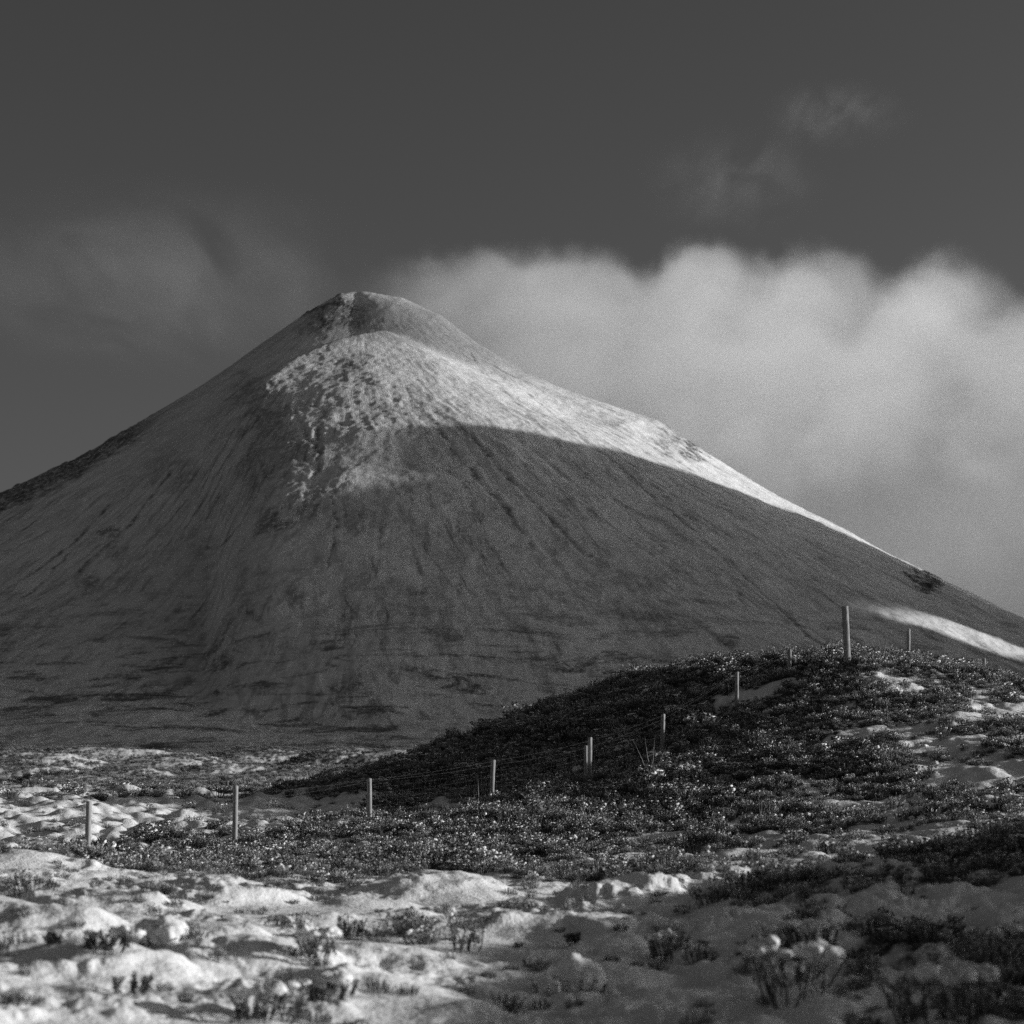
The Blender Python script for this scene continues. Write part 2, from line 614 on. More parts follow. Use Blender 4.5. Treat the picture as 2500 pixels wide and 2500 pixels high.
# ------------------------------------------------------------------ the moor
POSTS_PX = [  # px, top row, base row, distance, diameter
    (215, 1956, 2115, 39.0), (574, 1918, 2068, 42.0), (902, 1900, 2022, 45.5), (1202, 1855, 1986, 48.5),
    (1440, 1800, 1918, 51.0), (1618, 1743, 1862, 53.0), (1799, 1640, 1724, 55.0), (1928, 1585, 1640, 57.0),
    (2066, 1480, 1603, 56.5), (2218, 1535, 1598, 60.0), (2403, 1608, 1646, 64.0)]
_c = [(0, 2425, 12), (600, 2490, 12.5), (1250, 2500, 13), (1900, 2500, 13), (2500, 2500, 12),
      (0, 2240, 17), (600, 2288, 17), (1250, 2330, 17), (1850, 2340, 16.5), (2500, 2330, 15.5),
      (0, 2120, 23), (350, 2150, 23), (650, 2195, 23), (1080, 2165, 24), (1400, 2195, 24), (1740, 2172, 25), (2000, 2150, 24), (2300, 2110, 22), (2500, 2085, 21),
      (500, 2145, 31), (1000, 2135, 32), (1500, 2105, 34), (2000, 2050, 36), (2500, 1990, 36), (0, 2115, 35),
      (300, 1965, 56), (0, 1960, 55), (650, 1965, 58), (250, 1934, 70), (0, 1927, 72), (620, 1958, 70), (800, 1955, 66),
      (1900, 1800, 50), (2200, 1800, 48), (2500, 1800, 47), (2300, 1950, 41), (1700, 1950, 45), (2500, 1668, 61), (2350, 1700, 54),
      (1000, 1845, 66), (1150, 1795, 64), (1300, 1735, 62), (1450, 1683, 61), (1600, 1650, 60), (1760, 1615, 60), (850, 1895, 68),
      (1200, 1930, 55), (1000, 1960, 55), (2130, 1600, 58)]
ctrl = [px3(a, b + (17 if c >= 53 and a >= 1000 else 0), c) for a, b, c in _c] + [px3(p, b + (10 if d > 50 else 2), d) for p, t, b, d in POSTS_PX]
ctrl += [(7, 17, -0.4), (9.5, 14, 0.42), (14, 12, 1.35), (20, 9, 1.95), (30, 2, 2.4), (13, 22, 0.9), (16, 34, -0.9), (24, 30, -0.8), (20, 44, -0.5), (30, 50, -1.2), (24, 62, 0.0),  # bank out of frame at right, raised to shade the foreground
         (14, 72, 1.3), (6, 72, 0.9), (10, 85, -0.3), (0, 85, -1.6), (-8, 95, -2.1), (-20, 90, -2.0), (22, 85, -0.6), (35, 75, -1.2),
         (-14, 20, 0.2), (-18, 40, -2.0), (-26, 60, -1.6), (-20, 5, 0.0), (0, 3, -1.75), (9, 3, -0.2), (0, -15, -1.6), (20, -15, 0.4), (-20, -15, -1.9)]
ctrl = np.array(ctrl)


def tps_fit(P, Z, lam):
    n = len(P)
    d = np.hypot(P[:, None, 0] - P[None, :, 0], P[:, None, 1] - P[None, :, 1])
    K = np.where(d > 0, d * d * np.log(d + 1e-9), 0) + lam * np.eye(n)
    A = np.zeros((n + 3, n + 3))
    A[:n, :n] = K
    A[:n, n] = 1
    A[:n, n + 1:] = P
    A[n:, :n] = A[:n, n:].T
    b = np.zeros(n + 3)
    b[:n] = Z
    return np.linalg.solve(A, b)


TPS_P = ctrl[:, :2]
TPS_W = tps_fit(TPS_P, ctrl[:, 2], 6.0)


def tps(x, y):
    out = np.full(x.shape, TPS_W[-3]) + TPS_W[-2] * x + TPS_W[-1] * y
    for (px, py), w in zip(TPS_P, TPS_W):
        d2 = (x - px) ** 2 + (y - py) ** 2 + 1e-9
        out = out + w * 0.5 * d2 * np.log(d2)
    return out


_h = [  # heather cover: px, py, distance, cover 0..1
    (100, 2400, 14, 0.05), (600, 2300, 17, 0.03), (1100, 2350, 16, 0.0), (1100, 2200, 23, 0.06), (300, 2230, 20, 0.06), (1500, 2400, 15, 0.0), (1350, 2460, 14, 0.0), (1650, 2300, 18, 0.05), (1950, 2380, 15.5, 0.55), (2300, 2440, 13.5, 0.55), (2250, 2300, 17, 0.5), (2420, 2150, 20, 0.85), (2000, 2250, 20, 0.42), (550, 2475, 12.8, 0.14), (850, 2490, 12.6, 0.14), (200, 2480, 12.5, 0.1),
    (150, 2110, 36, 0.40), (500, 2060, 42, 0.55), (900, 2070, 40, 0.66), (1200, 2080, 38, 0.72), (1500, 2060, 40, 0.85), (1900, 2080, 35, 0.22), (1800, 2120, 32, 0.16), (2200, 2080, 34, 0.25), (1500, 2140, 30, 0.5), (800, 2130, 32, 0.5),
    (100, 1980, 52, 0.10), (500, 1965, 56, 0.05), (750, 1975, 56, 0.07), (350, 2005, 48, 0.14), (100, 2040, 44, 0.22), (200, 1925, 68, 0.32), (1000, 1985, 52, 0.4),
    (1000, 1900, 58, 1.0), (1300, 1830, 57, 1.0), (1500, 1800, 56, 1.0), (1700, 1730, 56, 1.0), (1600, 1950, 47, 1.0), (1800, 1850, 48, 0.95), (1300, 1980, 46, 0.9), (1650, 2000, 42, 0.8), (1850, 1990, 40, 0.6), (2100, 1990, 38, 0.42),
    (2000, 1680, 55, 0.70), (2200, 1680, 54, 0.60), (2400, 1720, 53, 0.48), (2300, 1830, 46, 0.34), (2100, 1880, 43, 0.6), (2450, 1930, 41, 0.32), (2450, 1820, 46, 0.38), (2150, 1610, 58, 0.75), (2450, 1670, 60, 0.55), (2000, 1780, 50, 0.66)]
HP = np.array([[px3(a, b, c)[0], px3(a, b, c)[1], d] for a, b, c, d in _h])


def heath_map(x, y):
    num = np.zeros_like(x)
    den = np.zeros_like(x) + 1e-6
    for hx, hy, hv in HP:
        s = 0.07 * hy + 0.6
        w = 1.0 / (((x - hx) ** 2 + ((y - hy) * 0.6) ** 2) / (s * s) + 0.05) ** 1.6
        num += w * hv
        den += w
    b = num / den
    nz = 0.85 * fbm(x / 2.0, y / 2.6, 3, 411) + 0.35 * fbm(x / 0.35, y / 0.5, 2, 415)
    p = sstep(-0.22, 0.22, nz + (b - 0.5) * 1.7)
    b = p * (0.45 + 0.55 * b) + (1 - p) * 0.10 * b
    far = sstep(70, 110, np.hypot(x, y))
    b = b * (1 - far) + far * (0.74 + 0.45 * fbm(x / 60, y / 120, 3, 421))
    return np.clip(b, 0, 1)


MOUNDS = [  # far hummocks: image px of top, row, distance, half width m, half depth m, height
    (640, 1826, 900, 60, 110, 11.0), (850, 1828, 820, 42, 80, 8.0), (200, 1826, 850, 90, 80, 6.0), (90, 1838, 640, 42, 50, 6.0), (400, 1846, 700, 40, 60, 5.0),
    (560, 1866, 480, 30, 50, 6.5), (330, 1878, 440, 24, 45, 4.0), (760, 1870, 430, 22, 50, 5.0), (860, 1872, 300, 12, 35, 4.0),
    (40, 1868, 430, 30, 55, 4.5), (970, 1832, 720, 34, 55, 7.0), (180, 1886, 330, 16, 30, 2.5)]


def ground_z(x, y):
    x = np.asarray(x, dtype=np.float64)
    y = np.asarray(y, dtype=np.float64)
    r = np.hypot(x, y)
    near = np.zeros_like(x)
    m = r < 160
    if m.any():
        near[m] = tps(x[m], y[m])
    w = sstep(68, 130, r)
    base = np.interp(r, [0, 100, 180, 300, 500, 900, 1500, 2500, 6000, 40000], [-1.8, -2.1, -3.4, -5.1, -5.8, -6.5, -6.0, -20.0, -60, -400.0])
    base = base + sstep(90, 300, r) * (1.6 * fbm(x / 60, y / 60, 4, 501) + 3.0 * fbm(x / 170, y / 170, 3, 511) * sstep(200, 700, r))
    for px, py, d, hw, hd, h in MOUNDS:
        cx = (px - 1250.0) / F * d
        top = (HZ - py) / F * d
        g = np.exp(-(np.abs((x - cx) / hw) ** 2.4) - ((y - d) / hd) ** 2)
        base = smax(base, top - h * 3 * (1 - g) + 0.5 * fbm(x / 15, y / 15, 2, 517), 1.0)
    z = near * (1 - w) + base * w
    return z


def detail(x, y, r, heath):
    k = 1 - sstep(90, 200, r)
    fg = 1 - sstep(22, 30, y)
    d = 0.10 * fbm(x / 2.1, y / 2.1, 3, 601)
    lft = sstep(0.5, -2.5, x) * sstep(30, 46, y)
    d = d + lft * (0.25 * (billow(x / 1.25, y / 1.9, 3, 605, 0.4) - 0.3))
    pil = 0.16 * billow(x / 1.15, y / 1.3, 2, 611) + 0.05 * billow(x / 0.42, y / 0.42, 2, 621)
    fgl = fg * sstep(1.6, -0.4, x)
    d = d * (1 - 0.75 * fgl) + pil * (0.8 + 0.5 * fbm(x / 3.0, y / 3.0, 2, 631)) * (1 - 0.8 * fgl)
    fgm = fg * sstep(0.1, 0.3, fbm(x / 1.9 + 4.1, y / 2.3, 2, 641) + 0.25)
    d = d + fgm * (1 - 0.3 * fgl) * (0.11 * billow(x / 0.72, y / 0.85, 3, 651) + 0.05 * billow(x / 0.15, y / 0.17, 2, 661) * sstep(-0.3, 0.3, fbm(x / 0.8, y / 0.8, 2, 667)))
    d = d + 0.035 * fbm(x / 0.22, y / 0.22, 2, 671) * heath
    return d * k + (1 - k) * (0.35 * fbm(x / 7, y / 7, 3, 681) + 0.3 * np.abs(fbm(x / 3.0, y / 3.0, 2, 691))) * (1 - sstep(900, 2000, r))


BUMPS = [(70, 2150, 24.0, 0.55, 0.16), (1080, 2185, 23.0, 0.75, 0.20), (1300, 2300, 18.5, 0.35, 0.10), (1260, 2240, 21.0, 0.3, 0.08), (560, 2220, 21.0, 0.6, 0.14), (330, 2260, 19.0, 0.5, 0.12), (900, 2230, 21.0, 0.4, 0.09), (1700, 2215, 22.5, 0.7, 0.12), (1480, 2235, 21.5, 0.5, 0.07), (450, 2400, 14.5, 0.5, 0.10), (880, 2440, 13.8, 0.4, 0.12), (120, 2440, 13.8, 0.5, 0.1), (300, 2455, 13.5, 0.42, 0.17), (700, 2400, 14.8, 0.42, 0.15), (150, 2350, 16.3, 0.5, 0.15), (520, 2335, 16.6, 0.42, 0.13), (920, 2350, 16.2, 0.45, 0.10), (1010, 2470, 13.2, 0.5, 0.10)]


def bumps(x, y):
    d = np.zeros_like(x)
    for px, py, dd, w, h in BUMPS:
        cx = (px - 1250.0) / F * dd
        m = (np.abs(x - cx) < 3 * w) & (np.abs(y - dd) < 4 * w)
        if m.any():
            wx = x[m] + 0.12 * fbm(x[m] / 0.5, y[m] / 0.5, 2, 701)
            q = ((wx - cx) / w) ** 2 + ((y[m] - dd) / (1.3 * w)) ** 2
            d[m] += h * np.exp(-q ** 1.5)
    return d


def ground_full(x, y):
    x = np.atleast_1d(np.asarray(x, dtype=np.float64))
    y = np.atleast_1d(np.asarray(y, dtype=np.float64))
    h = heath_map(x, y)
    return ground_z(x, y) + detail(x, y, np.hypot(x, y), h) + bumps(x, y)


def build_ground():
    a = np.concatenate([np.arange(-180, -20, 4.0), np.arange(-20, -13.6, 0.4), np.arange(-13.6, 13.6, 0.052), np.arange(13.6, 40, 0.3), np.arange(40, 110, 0.7), np.arange(110, 180, 4.0)])
    r = [1.2]
    while r[-1] < 45000:
        q = r[-1]
        if q < 9:
            k = 0.03
        elif q < 27:
            k = 0.0030
        elif q < 32:
            k = 0.0042
        elif q < 68:
            k = 0.0028
        elif q < 300:
            k = 0.011
        elif q < 1300:
            k = 0.010
        else:
            k = 0.09
        r.append(q * (1 + k))
    r = np.array(r)
    A, RR = np.meshgrid(np.radians(a), r)
    x = (RR * np.sin(A)).ravel()
    y = (RR * np.cos(A)).ravel()
    rr_ = RR.ravel()
    h = heath_map(x, y)
    z = ground_z(x, y) + detail(x, y, rr_, h) + bumps(x, y)
    v = np.stack([x, y, z + CZ], -1)
    f = grid_faces(len(r), len(a), wrap=True)[:, ::-1]
    me = mesh_np("ground", v, f, [M_GROUND])
    add_attr(me, "heath", h)
    add_attr(me, "far", sstep(60, 130, rr_))
    print("GROUND", len(v), "verts")
    o = link(bpy.data.objects.new("ground", me))
    o["kind"] = "structure"


build_ground()


# ------------------------------------------------------------------ heather
def icosphere(sub):
    t = (1 + 5 ** 0.5) / 2
    v = [(-1, t, 0), (1, t, 0), (-1, -t, 0), (1, -t, 0), (0, -1, t), (0, 1, t), (0, -1, -t), (0, 1, -t), (t, 0, -1), (t, 0, 1), (-t, 0, -1), (-t, 0, 1)]
    f = [(0, 11, 5), (0, 5, 1), (0, 1, 7), (0, 7, 10), (0, 10, 11), (1, 5, 9), (5, 11, 4), (11, 10, 2), (10, 7, 6), (7, 1, 8), (3, 9, 4), (3, 4, 2), (3, 2, 6), (3, 6, 8), (3, 8, 9), (4, 9, 5), (2, 4, 11), (6, 2, 10), (8, 6, 7), (9, 8, 1)]
    v = [np.array(p) / np.linalg.norm(p) for p in v]
    for _ in range(sub):
        cache, nf = {}, []

        def mid(i, j):
            k = (min(i, j), max(i, j))
            if k not in cache:
                p = v[i] + v[j]
                v.append(p / np.linalg.norm(p))
                cache[k] = len(v) - 1
            return cache[k]
        for a, b, c in f:
            ab, bc, ca = mid(a, b), mid(b, c), mid(c, a)
            nf += [(a, ab, ca), (b, bc, ab), (c, ca, bc), (ab, bc, ca)]
        f = nf
    return np.array(v), np.array(f)


ICO1, ICO2, ICO3 = icosphere(1), icosphere(2), icosphere(3)


class Tri:
    """collects triangles with a material index."""

    def __init__(self):
        self.v, self.f, self.m, self.n = [], [], [], 0

    def add(self, v, f, m):
        v = np.asarray(v, dtype=float)
        self.v.append(v)
        self.f.append(np.asarray(f) + self.n)
        self.m.append(np.full(len(f), m))
        self.n += len(v)

    def blob(self, c, r, m, rng, ico=ICO1, squash=0.75, rough=0.22):
        v, f = ico
        s = rng.uniform(0, 50, 3)
        n = fbm(v[:, 0] * 1.6 + s[0] + v[:, 2], v[:, 1] * 1.6 + s[1] - v[:, 2], 2, 3)
        q = v * (1 + rough * n)[:, None] * r
        q = q * np.array([rng.uniform(0.85, 1.2), rng.uniform(0.85, 1.2), squash])
        self.add(q + np.asarray(c), f, m)

    def blade(self, p0, p1, w, m, rng, bend=0.0):
        p0, p1 = np.asarray(p0, float), np.asarray(p1, float)
        d = p1 - p0
        a = rng.uniform(0, math.pi)
        s = np.array([math.cos(a), math.sin(a), 0]) * w
        mid = (p0 + p1) / 2 + np.array([rng.normal(), rng.normal(), 0]) * bend
        self.add([p0 - s, p0 + s, mid - s * 0.7, mid + s * 0.7, p1], [(0, 1, 2), (1, 3, 2), (2, 3, 4)], m)

    def tube(self, pts, rad, m, n=5):
        pts = [np.asarray(p, float) for p in pts]
        rings = []
        for i, p in enumerate(pts):
            d = pts[min(i + 1, len(pts) - 1)] - pts[max(i - 1, 0)]
            d = d / (np.linalg.norm(d) + 1e-9)
            u = np.cross(d, [0.31, 0.95, 0.1])
            u /= np.linalg.norm(u)
            w = np.cross(d, u)
            rings.append([p + rad[i] * (math.cos(2 * math.pi * k / n) * u + math.sin(2 * math.pi * k / n) * w) for k in range(n)])
        v = np.array(rings).reshape(-1, 3)
        f = []
        for i in range(len(pts) - 1):
            for k in range(n):
                a, b = i * n + k, i * n + (k + 1) % n
                c, d2 = a + n, b + n
                f += [(a, b, d2), (a, d2, c)]
        self.add(v, f, m)

    def mesh(self, name, mats, smooth=True):
        return mesh_np(name, np.concatenate(self.v), np.concatenate(self.f), mats, smooth, np.concatenate(self.m))


def sprig(t, tip, axis, length, rng, m, n=10):
    """short leafy shoot: small leaf triangles round the end of a stem."""
    axis = axis / (np.linalg.norm(axis) + 1e-9)
    for _ in range(n):
        b = tip - axis * rng.uniform(0, length)
        o = np.array([rng.normal(), rng.normal(), rng.normal() * 0.5 + 0.5])
        o = o / np.linalg.norm(o) * rng.uniform(0.012, 0.03)
        s = np.cross(o, [rng.normal(), rng.normal(), rng.normal()])
        s = s / (np.linalg.norm(s) + 1e-9) * rng.uniform(0.004, 0.009)
        t.add([b - s, b + s, b + o], [(0, 1, 2)], m)


def tuft_mesh(seed, n_stem, rad, hgt, n_snow, snow_r):
    rng = np.random.default_rng(seed)
    t = Tri()
    tips = []
    for _ in range(n_stem):
        a = rng.uniform(0, 2 * math.pi)
        q = rad * math.sqrt(rng.uniform(0, 1))
        p0 = np.array([q * 0.45 * math.cos(a), q * 0.45 * math.sin(a), -0.06])
        h = hgt * rng.uniform(0.6, 1.1) * (1 - 0.45 * (q / rad) ** 2)
        p1 = np.array([q * math.cos(a) + rng.normal() * 0.02, q * math.sin(a) + rng.normal() * 0.02, h])
        t.blade(p0, p1, 0.005, 1, rng, 0.012)
        sprig(t, p1, p1 - p0, h * 0.55, rng, 0, 12)
        tips.append(p1)
    tips.sort(key=lambda p: -p[2] + rng.normal() * 0.02)
    for i in range(n_snow):
        p = tips[i % len(tips)]
        c = p + np.array([rng.normal() * 0.01, rng.normal() * 0.01, rng.uniform(-0.02, 0.012)])
        sr = snow_r * rng.uniform(0.5, 1.35)
        t.blob(c, sr, 2, rng, ICO1, rng.uniform(0.3, 0.6), 0.6)
        for _ in range(16):
            o = np.array([rng.normal(), rng.normal(), abs(rng.normal()) * 0.9 + 0.1])
            o /= np.linalg.norm(o)
            b0 = c + o * sr * 0.75 * np.array([1, 1, 0.6])
            w = np.cross(o, rng.normal(size=3))
            w = w / (np.linalg.norm(w) + 1e-9) * 0.007
            t.add([b0 - w, b0 + w, b0 + o * sr * rng.uniform(0.5, 1.0) + np.array([0, 0, 0.012])], [(0, 1, 2)], 1)
    return t.mesh("heather_tuft", [M_HEATH, M_STEM, M_SNOW])


def lump_mesh(seed, n, rad, r0):
    rng = np.random.default_rng(seed)
    t = Tri()
    for _ in range(n):
        a = rng.uniform(0, 2 * math.pi)
        q = rad * math.sqrt(rng.uniform(0, 1))
        t.blob((q * math.cos(a), q * math.sin(a), rng.uniform(-0.01, 0.09) * (1 - q / rad * 0.6)), r0 * rng.uniform(0.6, 1.4), 2, rng, ICO2, rng.uniform(0.45, 0.75), 0.5)
    for _ in range(60):
        a = rng.uniform(0, 2 * math.pi)
        p0 = np.array([rad * rng.uniform(0.2, 0.85) * math.cos(a), rad * rng.uniform(0.2, 0.85) * math.sin(a), 0.0])
        sprig(t, p0 + np.array([0, 0, rng.uniform(0.08, 0.15)]), np.array([0, 0, 1.0]), 0.07, rng, 1, 8)
    for _ in range(14):
        a = rng.uniform(0, 2 * math.pi)
        p0 = np.array([rad * 0.8 * math.cos(a), rad * 0.8 * math.sin(a), -0.05])
        p1 = p0 * 1.15 + np.array([rng.normal() * 0.03, rng.normal() * 0.03, rng.uniform(0.1, 0.2)])
        t.blade(p0, p1, 0.005, 1, rng, 0.01)
        sprig(t, p1, p1 - p0, 0.1, rng, 1, 9)
    return t.mesh("snow_lump", [M_HEATH, M_STEM, M_SNOW])


def grass_mesh(seed):
    rng = np.random.default_rng(seed)
    t = Tri()
    for _ in range(16):
        p0 = np.array([rng.normal() * 0.03, rng.normal() * 0.03, -0.04])
        p1 = p0 + np.array([rng.normal() * 0.08 - 0.05, rng.normal() * 0.08, rng.uniform(0.12, 0.34)])
        t.blade(p0, p1, 0.0032, 3, rng, 0.02)
    return t.mesh("grass_tuft", [M_HEATH, M_STEM, M_SNOW, M_GRASS])


PROTO = bpy.data.collections.new("heather_kinds")
kinds = []
for s in range(4):
    kinds.append(tuft_mesh(20 + s, 42, 0.16, 0.22, 3, 0.012 + 0.004 * s))      # 0-3 dark heather, little snow
for s in range(4):
    kinds.append(tuft_mesh(40 + s, 38, 0.16, 0.19, 9, 0.015 + 0.005 * s))     # 4-7 snow-laden heather
for s in range(3):
    kinds.append(lump_mesh(60 + s, 5, 0.12, 0.085))                 # 8-10 snow pillows
for s in range(2):
    kinds.append(grass_mesh(80 + s))                               # 11-12 grass
for s in range(3):
    kinds.append(tuft_mesh(90 + s, 44, 0.16, 0.21, 0, 0.03))       # 13-15 bare heather
for i, me in enumerate(kinds):
    PROTO.objects.link(bpy.data.objects.new("kind_%02d" % i, me))


def gn_scatter(o):
    g = bpy.data.node_groups.new("scatter", 'GeometryNodeTree')
    g.interface.new_socket("Geometry", in_out='INPUT', socket_type='NodeSocketGeometry')
    g.interface.new_socket("Geometry", in_out='OUTPUT', socket_type='NodeSocketGeometry')
    n, l = g.nodes, g.links
    gi, go = n.new('NodeGroupInput'), n.new('NodeGroupOutput')
    ci = n.new('GeometryNodeCollectionInfo')
    ci.inputs['Collection'].default_value = PROTO
    ci.inputs['Separate Children'].default_value = True
    ci.inputs['Reset Children'].default_value = True
    ip = n.new('GeometryNodeInstanceOnPoints')
    ip.inputs['Pick Instance'].default_value = True

    def at(name, typ):
        a = n.new('GeometryNodeInputNamedAttribute')
        a.data_type = typ
        a.inputs['Name'].default_value = name
        return a.outputs['Attribute']
    l.new(gi.outputs[0], ip.inputs['Points'])
    l.new(ci.outputs[0], ip.inputs['Instance'])
    l.new(at("kind_index", 'INT'), ip.inputs['Instance Index'])
    l.new(at("turn", 'FLOAT_VECTOR'), ip.inputs['Rotation'])
    l.new(at("size", 'FLOAT_VECTOR'), ip.inputs['Scale'])
    l.new(ip.outputs[0], go.inputs[0])
    md = o.modifiers.new("scatter", 'NODES')
    md.node_group = g


def build_heather():
    rng = np.random.default_rng(7)
    N = 220000
    # even per square metre over the wedge the camera looks into, plus a margin
    yy = np.sqrt(rng.uniform(9.0 ** 2, 88.0 ** 2, N))
    xx = yy * rng.uniform(-0.245, 0.245, N)
    h = heath_map(xx, yy)
    area = 0.245 * (88.0 ** 2 - 9.0 ** 2)
    per = N / area
    want = np.interp(h, [0, 0.08, 0.3, 0.6, 1.0], [0.3, 1.2, 14.0, 50.0, 85.0])
    keep = rng.uniform(0, 1, N) < want / per
    x, y, h = xx[keep], yy[keep], h[keep]
    n = len(x)
    u = rng.uniform(0, 1, n)
    knoll = sstep(0.85, 0.99, h)
    fgm = 1 - sstep(24, 30, y)
    edge = 1 - sstep(0.3, 0.7, h)
    p_dark = 0.44 + 0.24 * knoll
    p_snow = (0.34 - 0.10 * knoll) * (0.25 + 0.75 * sstep(-0.35, 0.45, fbm(x / 2.6, y / 4.0, 2, 431)))
    p_lump = (0.03 + 0.05 * fgm) * (1 - 0.7 * knoll) * sstep(-0.5, 0.3, fbm(x / 2.2, y / 3.0, 2, 437))
    k = np.where(u < p_dark, np.where(rng.uniform(0, 1, n) < 0.5, rng.integers(13, 16, n), rng.integers(0, 4, n)), np.where(u < p_dark + p_snow, rng.integers(4, 8, n), np.where(u < p_dark + p_snow + p_lump, rng.integers(8, 11, n), np.where(rng.uniform(0, 1, n) < 0.5, rng.integers(11, 13, n), rng.integers(13, 16, n)))))
    s = np.clip(np.exp(rng.normal(-0.45, 0.38, n)), 0.25, 1.6) * (0.85 + 0.25 * knoll) * (1 + 0.45 * fbm(x / 1.3, y / 1.8, 2, 441))
    s = np.where(rng.uniform(0, 1, n) < 0.05, s * 1.5, s)
    s = s * (1 - 0.15 * fgm)
    NS = 2800
    sy = np.sqrt(rng.uniform(9.0 ** 2, 30.0 ** 2, NS))
    sx = sy * rng.uniform(-0.245, 0.245, NS)
    kp = rng.uniform(0, 1, NS) < 0.15 + 0.85 * sstep(-0.2, 0.4, fbm(sx / 0.9, sy / 1.2, 3, 447))
    sx, sy = sx[kp], sy[kp]
    ns = len(sx)
    x, y = np.concatenate([x, sx]), np.concatenate([y, sy])
    k = np.concatenate([k, np.where(rng.uniform(0, 1, ns) < 0.6, rng.integers(11, 13, ns), rng.integers(13, 16, ns))])
    s = np.concatenate([s, rng.uniform(0.2, 0.55, ns)])
    # the open moor further off: bigger clumps, thinner on the ground
    NF = 90000
    fy = np.exp(rng.uniform(math.log(88.0), math.log(1100.0), NF))
    fx = fy * rng.uniform(-0.245, 0.06, NF)
    fh = heath_map(fx, fy)
    keep = rng.uniform(0, 1, NF) < 0.25 + 0.75 * sstep(0.4, 0.9, fh)
    fx, fy = fx[keep], fy[keep]
    nf = len(fx)
    x, y = np.concatenate([x, fx]), np.concatenate([y, fy])
    k = np.concatenate([k, np.where(rng.uniform(0, 1, nf) < 0.9, rng.integers(13, 16, nf), rng.integers(0, 4, nf))])
    s = np.concatenate([s, rng.uniform(0.7, 1.5, nf) * np.interp(fy, [88, 200, 500, 1100], [1.0, 1.5, 2.6, 4.0])])
    n = len(x)
    z = ground_full(x, y)
    sc = np.stack([s * rng.uniform(0.85, 1.2, n), s * rng.uniform(0.85, 1.2, n), s * rng.uniform(0.8, 1.2, n)], -1)
    rot = np.stack([rng.normal(0, 0.12, n), rng.normal(0, 0.12, n), rng.uniform(0, 6.28, n)], -1)
    me = bpy.data.meshes.new("heather")
    me.vertices.add(n)
    me.vertices.foreach_set("co", np.stack([x, y, z + CZ - 0.015], -1).astype(np.float32).ravel())
    add_attr(me, "kind_index", k, 'INT')
    add_attr(me, "turn", rot, 'FLOAT_VECTOR')
    add_attr(me, "size", sc, 'FLOAT_VECTOR')
    for m in (M_HEATH, M_STEM, M_SNOW, M_GRASS):
        me.materials.append(m)
    o = link(bpy.data.objects.new("heather", me))
    o["kind"] = "stuff"
    o["label"] = "low dark heather and grass covered with snow on the moor and knoll"
    gn_scatter(o)
    print("HEATHER", n)


build_heather()


# ------------------------------------------------------------------ single plants and snow clumps
def at_px(px, py, y0=8.0, y1=90.0):
    h = ray_to(lambda a, b: ground_full(a, b), px, py, y0, y1, 1500)
    return h


def bush(name, label, px, py, h, spread, n_stem, n_snow, snow_r, seed, leaf=1.0, thick=0.008, cat="heather", group=None, yr=(8.0, 90.0)):
    p = at_px(px, py, *yr)
    if p is None:
        print("NO HIT", name, px, py)
        return
    rng = np.random.default_rng(seed)
    root = link(bpy.data.objects.new(name, None))
    root.location = (p[0], p[1], p[2] + CZ - 0.01)
    root["label"] = label
    root["category"] = cat
    if group:
        root["group"] = group
    st, lf = Tri(), Tri()
    tips = []
    if leaf > 0.5:
        n_stem, thick, leaf = int(n_stem * 1.5), thick * 0.65, leaf * 0.6
    for i in range(n_stem):
        a = 2 * math.pi * (i + rng.uniform(-0.3, 0.3)) / n_stem
        q = spread * rng.uniform(0.45, 1.0)
        hh = h * rng.uniform(0.65, 1.05) * (1 - 0.25 * q / spread)
        p0 = np.array([math.cos(a) * q * 0.5 + rng.normal() * 0.01, math.sin(a) * q * 0.5 + rng.normal() * 0.01, -0.05]) if leaf > 0.5 else np.array([math.cos(a) * 0.02, math.sin(a) * 0.02, -0.05])
        p3 = np.array([math.cos(a) * q, math.sin(a) * q, hh])
        p1 = p0 + (p3 - p0) * 0.35 + np.array([rng.normal(), rng.normal(), 0.6]) * h * 0.05
        p2 = p0 + (p3 - p0) * 0.7 + np.array([rng.normal(), rng.normal(), 0.8]) * h * 0.05
        st.tube([p0, p1, p2, p3], [thick, thick * 0.8, thick * 0.6, thick * 0.3], 0, 6)
        tips.append((p3, p3 - p2))
        for b in range(2):
            e = p2 + (p3 - p2) * 0.3 + np.array([rng.normal() * 0.22, rng.normal() * 0.22, rng.uniform(0.2, 0.5)]) * h * 0.5
            st.tube([p2, (p2 + e) / 2 + np.array([0, 0, 0.01]), e], [thick * 0.55, thick * 0.4, thick * 0.25], 0, 5)
            tips.append((e, e - p2))
    for tp, ax in tips:
        if leaf > 0:
            sprig(lf, tp, ax, h * 0.55, rng, 0, int(40 * leaf))
    link(bpy.data.objects.new("stems", st.mesh("stems", [M_STEM])), root)
    if lf.v:
        o = link(bpy.data.objects.new("leaves", lf.mesh("leaves", [M_HEATH])), root)
        o["kind"] = "stuff"
    order = sorted(tips, key=lambda t: -t[0][2])
    for i in range(n_snow):
        tp = order[i % len(order)][0]
        t = Tri()
        t.blob((0, 0, 0), snow_r * 0.68 * rng.uniform(0.5, 1.25), 0, rng, ICO2, rng.uniform(0.5, 0.9), 0.6)
        o = link(bpy.data.objects.new("snow_clump", t.mesh("snow_clump", [M_SNOW])), root)
        o.location = Vector(tp * np.array([0.9, 0.9, 0.92]))


